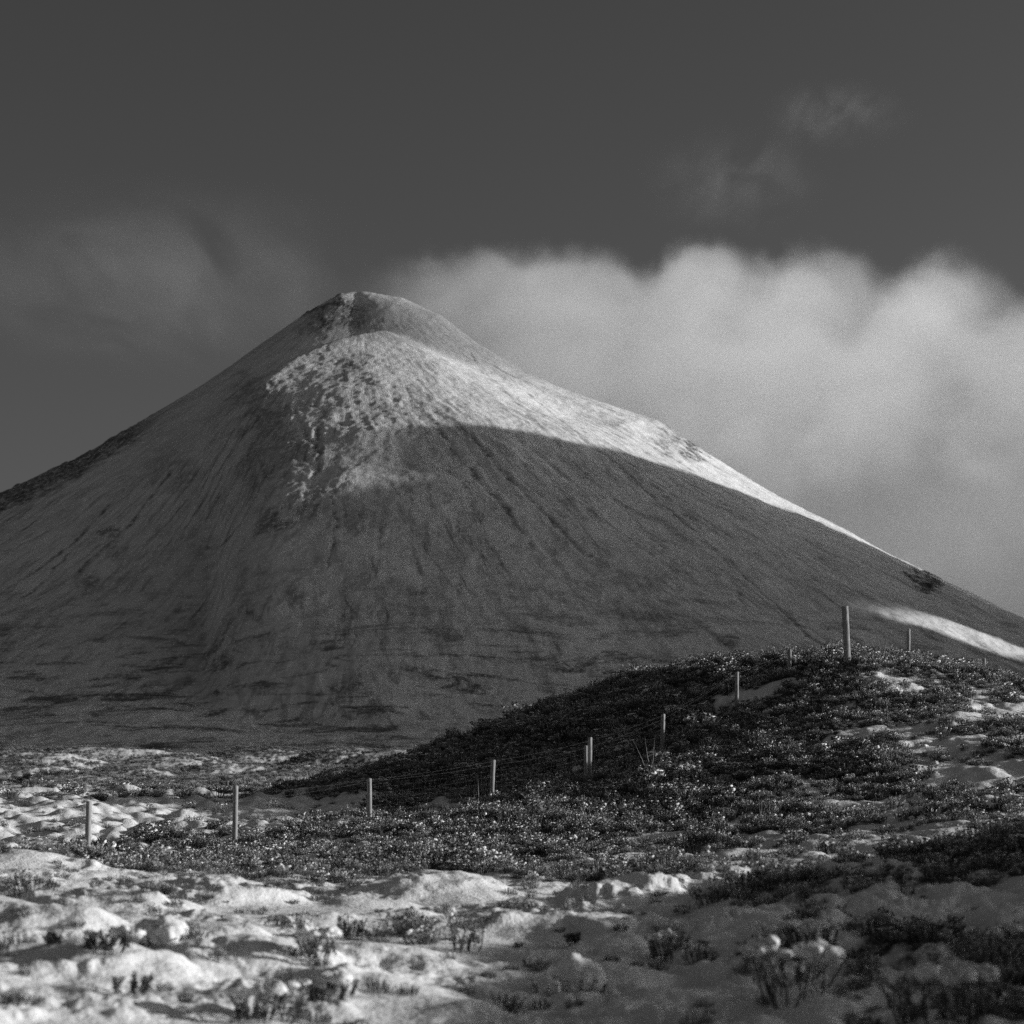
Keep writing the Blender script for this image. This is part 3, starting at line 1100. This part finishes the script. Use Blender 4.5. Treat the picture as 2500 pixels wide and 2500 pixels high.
def mound(label, px, py, w, h, seed, n=14):
    """hummock buried in snow: a lumpy cap with heather fringing its foot."""
    p = at_px(px, py)
    if p is None:
        print("NO HIT mound", px, py)
        return
    rng = np.random.default_rng(seed)
    root = link(bpy.data.objects.new("snow_hummock", None))
    root.location = (p[0], p[1] + w * 0.3, ground_full(p[0], p[1] + w * 0.3)[0] + CZ)
    root["label"] = label
    root["category"] = "hummock"
    v, f = ICO3
    q = v.copy()
    q = q * (1 + 0.26 * fbm(v[:, 0] * 1.7 + seed, v[:, 1] * 1.7 + v[:, 2], 3, seed) + 0.10 * billow(v[:, 0] * 3.5 + seed, v[:, 2] * 3.5 + v[:, 1] * 2, 2, seed + 3))[:, None]
    q = q * (1 + 0.05 * fbm(v[:, 0] * 7 + seed, v[:, 1] * 7 + v[:, 2] * 5, 2, seed + 9))[:, None]
    q[:, 2] = np.where(q[:, 2] < 0, q[:, 2] * 0.4, q[:, 2])
    t = Tri()
    t.add(q * np.array([w / 2, w / 2 * 0.8, h]) + np.array([0, 0, h * 0.12]), f, 0)
    link(bpy.data.objects.new("snow_cap", t.mesh("snow_cap", [M_SNOW])), root)
    lf = Tri()
    for i in range(n * 3):
        a = rng.uniform(0, 2 * math.pi)
        p0 = np.array([math.cos(a) * w * 0.46, math.sin(a) * w * 0.4, -0.03])
        p1 = p0 * rng.uniform(1.02, 1.2) + np.array([rng.normal() * 0.02, rng.normal() * 0.02, rng.uniform(0.05, 0.13)])
        lf.blade(p0, p1, 0.005, 1, rng, 0.01)
        sprig(lf, p1, p1 - p0, 0.09, rng, 0, 9)
    o = link(bpy.data.objects.new("heather_fringe", lf.mesh("heather_fringe", [M_HEATH, M_STEM])), root)
    o["kind"] = "stuff"


bush("heather_bush", "forked heather bush with bare stems and leafy tips in the lit foreground snow", 1128, 2322, 0.36, 0.22, 7, 5, 0.045, 301, 1.3, 0.011)
bush("heather_sprig", "dark upright heather sprig just left of the forked bush", 862, 2296, 0.20, 0.09, 5, 0, 0.03, 302, 1.2)
bush("heather_bush", "drooping snow-streaked heather at the edge of the shaded snow, lower centre right", 1612, 2352, 0.27, 0.13, 7, 6, 0.045, 303, 1.0)
bush("heather_bush", "wide heather bush carrying the biggest snow caps in the shaded right foreground", 1930, 2440, 0.36, 0.32, 11, 16, 0.075, 304, 1.3, 0.010)
bush("heather_bush", "round-topped snowy heather bush behind the wide one in the shaded right foreground", 1985, 2330, 0.27, 0.22, 9, 9, 0.075, 305, 1.2, 0.009)
bush("heather_bush", "snow-capped heather bush left of the round-topped one, right foreground", 1885, 2335, 0.28, 0.2, 9, 9, 0.07, 306, 1.2, 0.009)
bush("heather_bush", "dark heather bush with snow caps near the bottom right corner", 2285, 2495, 0.34, 0.3, 11, 13, 0.07, 307, 1.4, 0.010)
bush("heather_bush", "tall loose heather bush with snowy tips at the right edge of the foreground", 2420, 2370, 0.36, 0.28, 10, 10, 0.05, 308, 1.2, 0.009)
bush("heather_sprig", "small twiggy sprig on the shaded snow right of the forked bush", 1400, 2305, 0.11, 0.09, 6, 0, 0.02, 309, 0.8, 0.005)
bush("heather_sprig", "lone sprig standing in the bright snow at far left", 128, 2312, 0.12, 0.05, 4, 0, 0.02, 310, 1.0, 0.005)
bush("heather_sprig", "pair of dark shoots poking from the bright snow, lower left", 330, 2430, 0.16, 0.12, 5, 0, 0.02, 311, 1.3, 0.006)
bush("heather_bush", "dark low heather bush with snow on top beside the shaded hollow, left foreground", 270, 2325, 0.17, 0.16, 8, 5, 0.05, 312, 1.4, 0.007)
bush("heather_bush", "dark heather bush with heavy snow lumps in the centre-left foreground", 770, 2350, 0.26, 0.18, 9, 10, 0.07, 313, 1.5, 0.009)
bush("heather_bush", "snow-laden heather bush at the bottom edge, left of centre", 800, 2445, 0.17, 0.2, 9, 12, 0.06, 314, 1.3, 0.007)
bush("heather_bush", "dark heather under a broken snow crust at the bottom edge", 640, 2492, 0.24, 0.26, 10, 9, 0.08, 315, 1.6, 0.009)
mound("round snow-covered hummock lit on its right side, lower centre", 1405, 2425, 0.36, 0.16, 321)
mound("small snow lump just left of the round hummock, lower centre", 1335, 2432, 0.16, 0.09, 322, 6)
mound("snow hummock with a lumpy crest beside the shaded hollow, left foreground", 390, 2312, 0.34, 0.13, 323)
bush("bare_shrub", "bare twiggy shrub beyond the fence, left of the second fence post from the left", 535, 1948, 0.62, 0.4, 9, 0, 0.03, 330, 0.0, 0.012, "shrub", None, (55.0, 130.0))
bush("dry_stalk", "thin dry stalk sticking up left of the thick post on the knoll", 1968, 1608, 0.62, 0.06, 2, 0, 0.02, 331, 0.1, 0.006, "stalk", None, (45.0, 70.0))


# ------------------------------------------------------------------ the fence
def post_mesh(name, h, d, rng, lean=(0, 0)):
    """round stake with a flat, slightly chamfered top, split cracks and a slight waver."""
    n, rows = 14, 14
    zs = np.concatenate([np.linspace(-0.35, h - 0.015, rows), [h]])
    v = []
    for i, z in enumerate(zs):
        rad = d / 2 * (1.0 - 0.05 * max(z, 0) / h)
        if i == len(zs) - 1:
            rad *= 0.86
        for k in range(n):
            a = 2 * math.pi * k / n
            w = 1 + 0.05 * math.sin(3 * a + 1.3 * z + d * 50) + 0.03 * rng.normal() * (0.5 + z / h)
            v.append((rad * w * math.cos(a) + lean[0] * z, rad * w * math.sin(a) + lean[1] * z, z))
    f = grid_faces(len(zs), n, wrap=True)
    tris = np.concatenate([f[:, [0, 1, 2]], f[:, [0, 2, 3]]])
    c = len(v)
    v.append((lean[0] * h, lean[1] * h, h))
    top = (len(zs) - 1) * n
    tris = np.concatenate([tris, [(top + k, top + (k + 1) % n, c) for k in range(n)]])
    me = mesh_np(name, v, tris, [M_WOOD], smooth=True)
    return me


def snow_cap_mesh(rad, seed, thick=0.03):
    rng = np.random.default_rng(seed)
    t = Tri()
    v, f = ICO2
    q = v.copy()
    q[:, 2] = np.where(q[:, 2] < 0, q[:, 2] * 0.15, q[:, 2])
    q = q * np.array([rad, rad, thick]) * (1 + 0.12 * fbm(v[:, 0] * 2 + seed, v[:, 1] * 2, 2, seed))[:, None]
    t.add(q, f, 0)
    return t.mesh("snow_cap", [M_SNOW])


def wire_mesh(name, runs, rad):
    t = Tri()
    for pts in runs:
        t.tube(pts, [rad] * len(pts), 0, 4)
    return t.mesh(name, [M_WIRE])


def build_fence():
    rng = np.random.default_rng(5)
    root = link(bpy.data.objects.new("wire_fence", None))
    root["label"] = "stock fence of round wooden posts and wire netting climbing over the knoll"
    root["category"] = "fence"
    tops, bases, hs = [], [], []
    first = px3(*[POSTS_PX[0][i] for i in (0, 2, 3)])
    root.location = (first[0], first[1], ground_full(first[0], first[1])[0] + CZ)
    org = np.array(root.location)
    for i, (p, t, b, d) in enumerate(POSTS_PX):
        X = (p - 1250.0) / F * d
        gz = ground_full(X, d)[0]
        top = (HZ - t) / F * d
        h = max(top - gz, 0.6)
        big = i == 8
        dia = 0.17 if big else 0.1
        lean = (-0.03, 0.0) if big else (rng.normal() * 0.02, rng.normal() * 0.02)
        if big:
            lean = (-0.045, 0.0)
        if i == 0:
            lean = (0.028, 0.0)
        me = post_mesh("post", h, dia, rng, lean)
        o = link(bpy.data.objects.new("post", me), root)
        o.location = Vector(np.array([X - lean[0] * h * 0.5, d, gz + CZ]) - org)
        if big:
            o["label"] = "thick tall straining post on top of the knoll"
        print("POST", i, round(h, 2))
        # base position in world
        bx = X - lean[0] * h * 0.5
        bases.append(np.array([bx, d, gz + CZ]))
        hs.append(h)
        tops.append(lean)
    # second, shorter stake strapped against the fifth post
    p, d = 1430.0, 50.9
    X = (p - 1250.0) / F * d
    gz = ground_full(X, d)[0]
    h = (HZ - 1820) / F * d - gz
    o = link(bpy.data.objects.new("post", post_mesh("post", h, 0.085, rng, (0, 0))), root)
    o.location = Vector(np.array([X, d, gz + CZ]) - org)
    o["label"] = "shorter stake standing tight against a taller post"
    # wires: two plain strands near the top, netting below
    order = list(range(len(bases)))

    def at(i, hgt):
        l = tops[i]
        hgt = min(hgt, hs[i] - 0.03)
        return bases[i] + np.array([l[0] * hgt, l[1] * hgt - 0.05, hgt]) - org

    # extend beyond the frame on both sides
    ext_l = bases[0] + (bases[0] - bases[1])
    ext_l[2] = ground_full(ext_l[0], ext_l[1])[0] + CZ

    def run(hgt, frac=None):
        pts = [ext_l + np.array([0, -0.05, hgt]) - org]
        pts += [at(i, hgt) for i in order]
        out = [pts[0]]
        for a, b in zip(pts[:-1], pts[1:]):
            for k in (0.25, 0.5, 0.75, 1.0):
                q = a + (b - a) * k
                q = q - np.array([0, 0, 0.03 * 4 * k * (1 - k)])
                out.append(q)
        return out
    for hgt in (1.0, 0.86, 0.74, 0.62, 0.5, 0.38, 0.26, 0.14):
        rad = 0.0008 if hgt > 0.8 else 0.0004
        o = link(bpy.data.objects.new("wire_strand", wire_mesh("wire_strand", [run(hgt)], rad)), root)
    # vertical stays of the netting
    stays = []
    pts = [ext_l + np.array([0, -0.05, 0]) - org] + [at(i, 0.0) for i in order]
    for a, b in zip(pts[:-1], pts[1:]):
        L = np.linalg.norm((b - a)[:2])
        m = int(L / 0.16)
        for k in range(1, m):
            t = k / m
            q = a + (b - a) * t
            stays.append([q + np.array([0, 0, 0.13]), q + np.array([0, 0, 0.74 - 0.12 * t * (1 - t)])])
    o = link(bpy.data.objects.new("netting_stays", wire_mesh("netting_stays", stays, 0.00035)), root)
    o["kind"] = "stuff"


build_fence()


def build_far_fence():
    rng = np.random.default_rng(15)
    P = [(433, 1910), (472, 1900), (514, 1900), (556, 1896), (597, 1894), (636, 1890), (711, 1889), (749, 1887)]
    root = link(bpy.data.objects.new("distant_fence", None))
    root["label"] = "row of tiny fence stakes far off on the moor behind the nearer fence"
    root["category"] = "fence"
    first = None
    tops = []
    for i, (p, q) in enumerate(P):
        d = 288.0 + i * 5.0
        X = (p - 1250.0) / F * d
        g = ground_full(X, d)[0]
        h = 1.2
        if first is None:
            first = np.array([X, d, g + CZ])
            root.location = first
        o = link(bpy.data.objects.new("post", post_mesh("post", h, 0.14, rng)), root)
        o.location = Vector(np.array([X, d, g + CZ]) - first)
        tops.append(np.array([X, d - 0.1, g + CZ + h * 0.92]) - first)
        print("FAR", i, round(h, 2), round(HZ - (g + h) / d * F), round(HZ - g / d * F))
    link(bpy.data.objects.new("wire_strand", wire_mesh("wire_strand", [tops], 0.006)), root)


build_far_fence()

# ------------------------------------------------------------------ clouds
def mat_cloud():
    mt = bpy.data.materials.new("cloud")
    mt.use_nodes = True
    mn = mt.node_tree.nodes
    mn.clear()
    mo = mn.new('ShaderNodeOutputMaterial')
    pv = mn.new('ShaderNodeVolumePrincipled')
    pv.inputs['Color'].default_value = (1, 1, 1, 1)
    pv.inputs['Density'].default_value = 0.001     # grids hold thousandths per metre
    pv.inputs['Anisotropy'].default_value = 0.0
    mt.node_tree.links.new(pv.outputs[0], mo.inputs['Volume'])
    return mt


M_CLOUD = mat_cloud()


def build_plug_cloud():
    """unseen cloud added to plug the ridge notch, leaving only a low beam of sun."""
    g = bpy.data.node_groups.new("plug_cloud_density", 'GeometryNodeTree')
    g.interface.new_socket("Geometry", in_out='INPUT', socket_type='NodeSocketGeometry')
    g.interface.new_socket("Geometry", in_out='OUTPUT', socket_type='NodeSocketGeometry')
    n, l = g.nodes, g.links
    go = n.new('NodeGroupOutput')
    pos = n.new('GeometryNodeInputPosition')
    sep = n.new('ShaderNodeSeparateXYZ')
    l.new(pos.outputs[0], sep.inputs[0])
    nz = n.new('ShaderNodeTexNoise')
    nz.inputs['Scale'].default_value = 0.02
    l.new(pos.outputs[0], nz.inputs['Vector'])
    ad = n.new('ShaderNodeMath')
    ad.operation = 'MULTIPLY_ADD'
    l.new(nz.outputs[0], ad.inputs[0])
    ad.inputs[1].default_value = 60.0
    l.new(sep.outputs[2], ad.inputs[2])
    mr = n.new('ShaderNodeMapRange')
    mr.interpolation_type = 'SMOOTHSTEP'
    l.new(ad.outputs[0], mr.inputs['Value'])
    mr.inputs['From Min'].default_value = 612.0
    mr.inputs['From Max'].default_value = 715.0
    mr.inputs['To Max'].default_value = 90.0
    vc = n.new('GeometryNodeVolumeCube')
    l.new(mr.outputs[0], vc.inputs['Density'])
    vc.inputs['Min'].default_value = (2440, 2756, 560)
    vc.inputs['Max'].default_value = (2560, 2906, 872)
    for ax, k in (('X', 8), ('Y', 10), ('Z', 30)):
        vc.inputs['Resolution ' + ax].default_value = k
    st = n.new('GeometryNodeSetMaterial')
    st.inputs['Material'].default_value = M_CLOUD
    l.new(vc.outputs[0], st.inputs[0])
    l.new(st.outputs[0], go.inputs[0])
    me = bpy.data.meshes.new("cloud")
    me.materials.append(M_CLOUD)
    o = link(bpy.data.objects.new("cloud", me))  # added out of view, only limits the beam through the notch
    o.location = (0, 0, CZ)
    o["kind"] = "stuff"
    o.modifiers.new("density", 'NODES').node_group = g


build_plug_cloud()


def build_cloud():
    YC = 3900.0
    prof = [(-400, 560), (700, 770), (800, 725), (900, 690), (980, 668), (1100, 652), (1300, 652), (1440, 643), (1540, 672), (1640, 628), (1750, 640), (1810, 662), (1900, 628), (2000, 630), (2090, 695), (2150, 655), (2230, 632), (2320, 680), (2400, 748), (2460, 740), (2520, 712), (2700, 690), (2900, 720)]
    X0, X1 = -420.0, 1500.0
    Z0, Z1 = 60.0, 880.0
    Y0, Y1 = 3360.0, 5200.0
    px = np.array([(p - 1250) / F * YC for p, q in prof[1:]])
    pz = np.array([(HZ - q) / F * YC for p, q in prof[1:]])
    g = bpy.data.node_groups.new("cloud_density", 'GeometryNodeTree')
    g.interface.new_socket("Geometry", in_out='INPUT', socket_type='NodeSocketGeometry')
    g.interface.new_socket("Geometry", in_out='OUTPUT', socket_type='NodeSocketGeometry')
    n, l = g.nodes, g.links
    go = n.new('NodeGroupOutput')

    def put(s, v):
        if isinstance(v, (int, float, tuple)):
            s.default_value = v
        else:
            l.new(v, s)

    def mth(op, a, b=None, c=None):
        k = n.new('ShaderNodeMath')
        k.operation = op
        for i, v in enumerate((a, b, c)):
            if v is not None:
                put(k.inputs[i], v)
        return k.outputs[0]

    def sm(v, a, b, lo=0.0, hi=1.0):
        k = n.new('ShaderNodeMapRange')
        k.interpolation_type = 'SMOOTHSTEP'
        put(k.inputs['Value'], v)
        put(k.inputs['From Min'], a)
        put(k.inputs['From Max'], b)
        k.inputs['To Min'].default_value = lo
        k.inputs['To Max'].default_value = hi
        return k.outputs[0]

    def noise(vec, sc, det, rough=0.55):
        k = n.new('ShaderNodeTexNoise')
        k.inputs['Scale'].default_value = sc
        k.inputs['Detail'].default_value = det
        k.inputs['Roughness'].default_value = rough
        l.new(vec, k.inputs['Vector'])
        return k.outputs['Fac']
    pos = n.new('GeometryNodeInputPosition').outputs[0]
    sep = n.new('ShaderNodeSeparateXYZ')
    l.new(pos, sep.inputs[0])
    x, y, z = sep.outputs
    n1 = mth('SUBTRACT', noise(pos, 0.013, 6, 0.6), 0.5)
    n2 = mth('SUBTRACT', noise(pos, 0.004, 3), 0.5)
    xx = mth('ADD', x, mth('ADD', mth('MULTIPLY', n1, 110.0), mth('MULTIPLY', n2, 120.0)))
    fc = n.new('ShaderNodeFloatCurve')
    cv = fc.mapping.curves[0]
    u = (px - X0) / (X1 - X0)
    w = pz / 1000.0
    cv.points[0].location = (0.0, float(w[0]) - 0.03)
    cv.points[1].location = (1.0, float(w[-1]))
    for a, b in zip(u, w):
        cv.points.new(float(a), float(b))
    fc.mapping.update()
    put(fc.inputs['Value'], mth('DIVIDE', mth('SUBTRACT', xx, X0), X1 - X0))
    ztop = mth('MULTIPLY', fc.outputs[0], 1000.0)
    ztop = mth('ADD', ztop, mth('ADD', mth('MULTIPLY', n1, 120.0), mth('MULTIPLY', n2, 110.0)))
    # the sheet sags away from its middle, so that the crest line lies near y = YC
    yy = mth('SUBTRACT', y, mth('ADD', 3900.0, mth('MULTIPLY', n2, 500.0)))
    ztop = mth('SUBTRACT', ztop, mth('MULTIPLY', mth('MULTIPLY', yy, yy), 0.00016))
    top = sm(mth('SUBTRACT', ztop, z), 38.0, 66.0)
    bot = sm(mth('ADD', z, mth('MULTIPLY', n2, 300.0)), 500.0, 730.0, 0.08, 1.0)
    base = sm(z, 90.0, 420.0)
    xr = mth('DIVIDE', mth('SUBTRACT', x, 110.0), 290.0)
    hug = mth('MULTIPLY', mth('EXPONENT', mth('MULTIPLY', mth('MULTIPLY', xr, xr), -1.0)), 180.0)
    front = sm(mth('ADD', mth('ADD', y, hug), mth('MULTIPLY', n1, 140.0)), 3420.0, 3640.0)
    back = sm(y, 5180.0, 4500.0)
    # thin out to the left, over and past the summit
    lft = sm(mth('ADD', mth('SUBTRACT', x, mth('MULTIPLY', mth('SUBTRACT', z, 640.0), 0.9)), mth('MULTIPLY', n1, 260.0)), -340.0, -20.0)
    rgt = sm(x, 1480.0, 1150.0)
    body = sm(noise(pos, 0.0055, 6, 0.62), 0.28, 0.72, 0.2, 1.9)
    d = top
    for k in (bot, base, front, back, lft, rgt, body):
        d = mth('MULTIPLY', d, k)
    d = mth('MULTIPLY', d, 2.9)
    vc = n.new('GeometryNodeVolumeCube')
    l.new(d, vc.inputs['Density'])
    vc.inputs['Min'].default_value = (X0, Y0, Z0)
    vc.inputs['Max'].default_value = (X1, Y1, Z1)
    vc.inputs['Resolution X'].default_value = 280
    vc.inputs['Resolution Y'].default_value = 90
    vc.inputs['Resolution Z'].default_value = 140
    mt = M_CLOUD
    st = n.new('GeometryNodeSetMaterial')
    st.inputs['Material'].default_value = mt
    l.new(vc.outputs[0], st.inputs[0])
    l.new(st.outputs[0], go.inputs[0])
    me = bpy.data.meshes.new("cloud")
    me.materials.append(mt)
    o = link(bpy.data.objects.new("cloud", me))
    o.location = (0, 0, CZ)
    o["kind"] = "stuff"
    o["label"] = "pale banner cloud streaming off the summit to the right"
    md = o.modifiers.new("density", 'NODES')
    md.node_group = g


build_cloud()


def build_wisp(label, px, py, Y, w, h, dens, seed):
    dep = w * 0.9
    mt = bpy.data.materials.new("thin_cloud")
    mt.use_nodes = True
    n, l = mt.node_tree.nodes, mt.node_tree.links
    n.clear()
    mo = n.new('ShaderNodeOutputMaterial')
    pv = n.new('ShaderNodeVolumePrincipled')
    pv.inputs['Color'].default_value = (1, 1, 1, 1)
    l.new(pv.outputs[0], mo.inputs['Volume'])
    tc = n.new('ShaderNodeTexCoord')
    sc = n.new('ShaderNodeVectorMath')
    sc.operation = 'DIVIDE'
    l.new(tc.outputs['Object'], sc.inputs[0])
    sc.inputs[1].default_value = (w, dep, h)
    mp = n.new('ShaderNodeVectorMath')
    mp.operation = 'MULTIPLY_ADD'
    l.new(sc.outputs[0], mp.inputs[0])
    mp.inputs[1].default_value = (3.2, 0.8, 1.9)
    mp.inputs[2].default_value = (seed, seed * 2.3, seed * 0.7)
    nz = n.new('ShaderNodeTexNoise')
    nz.inputs['Scale'].default_value = 1.0
    nz.inputs['Detail'].default_value = 5.0
    nz.inputs['Roughness'].default_value = 0.6
    nz.inputs['Distortion'].default_value = 0.8
    l.new(mp.outputs[0], nz.inputs['Vector'])
    ln = n.new('ShaderNodeVectorMath')
    ln.operation = 'LENGTH'
    l.new(sc.outputs[0], ln.inputs[0])
    fall = n.new('ShaderNodeMapRange')
    fall.interpolation_type = 'SMOOTHSTEP'
    l.new(ln.outputs['Value'], fall.inputs['Value'])
    fall.inputs['From Min'].default_value = 0.98
    fall.inputs['From Max'].default_value = 0.05
    mr = n.new('ShaderNodeMapRange')
    mr.interpolation_type = 'SMOOTHSTEP'
    l.new(nz.outputs[0], mr.inputs['Value'])
    mr.inputs['From Min'].default_value = 0.36
    mr.inputs['From Max'].default_value = 0.72
    mr.inputs['To Max'].default_value = dens
    vr = n.new('ShaderNodeMath')
    vr.operation = 'MULTIPLY'
    l.new(mr.outputs[0], vr.inputs[0])
    l.new(fall.outputs[0], vr.inputs[1])
    l.new(vr.outputs[0], pv.inputs['Density'])
    mt.cycles.volume_step_rate = 0.2
    v, f = ICO2
    me = mesh_np("cloud_wisp", v * np.array([w, dep, h]) * 1.06, f, [mt])
    o = link(bpy.data.objects.new("cloud_wisp", me))
    p = px3(px, py, Y)
    o.location = (p[0], p[1], p[2] + CZ)
    o["kind"] = "stuff"
    o["label"] = label


build_wisp("small faint wisp of cloud high in the sky at right", 2040, 280, 5200, 210, 80, 0.0009, 3.1)
build_wisp("faint smear of cloud above the banner cloud", 1790, 440, 5500, 270, 150, 0.00045, 7.7)
build_wisp("thin veil of cloud in the sky left of the summit", 400, 690, 5700, 720, 250, 0.00036, 11.3)
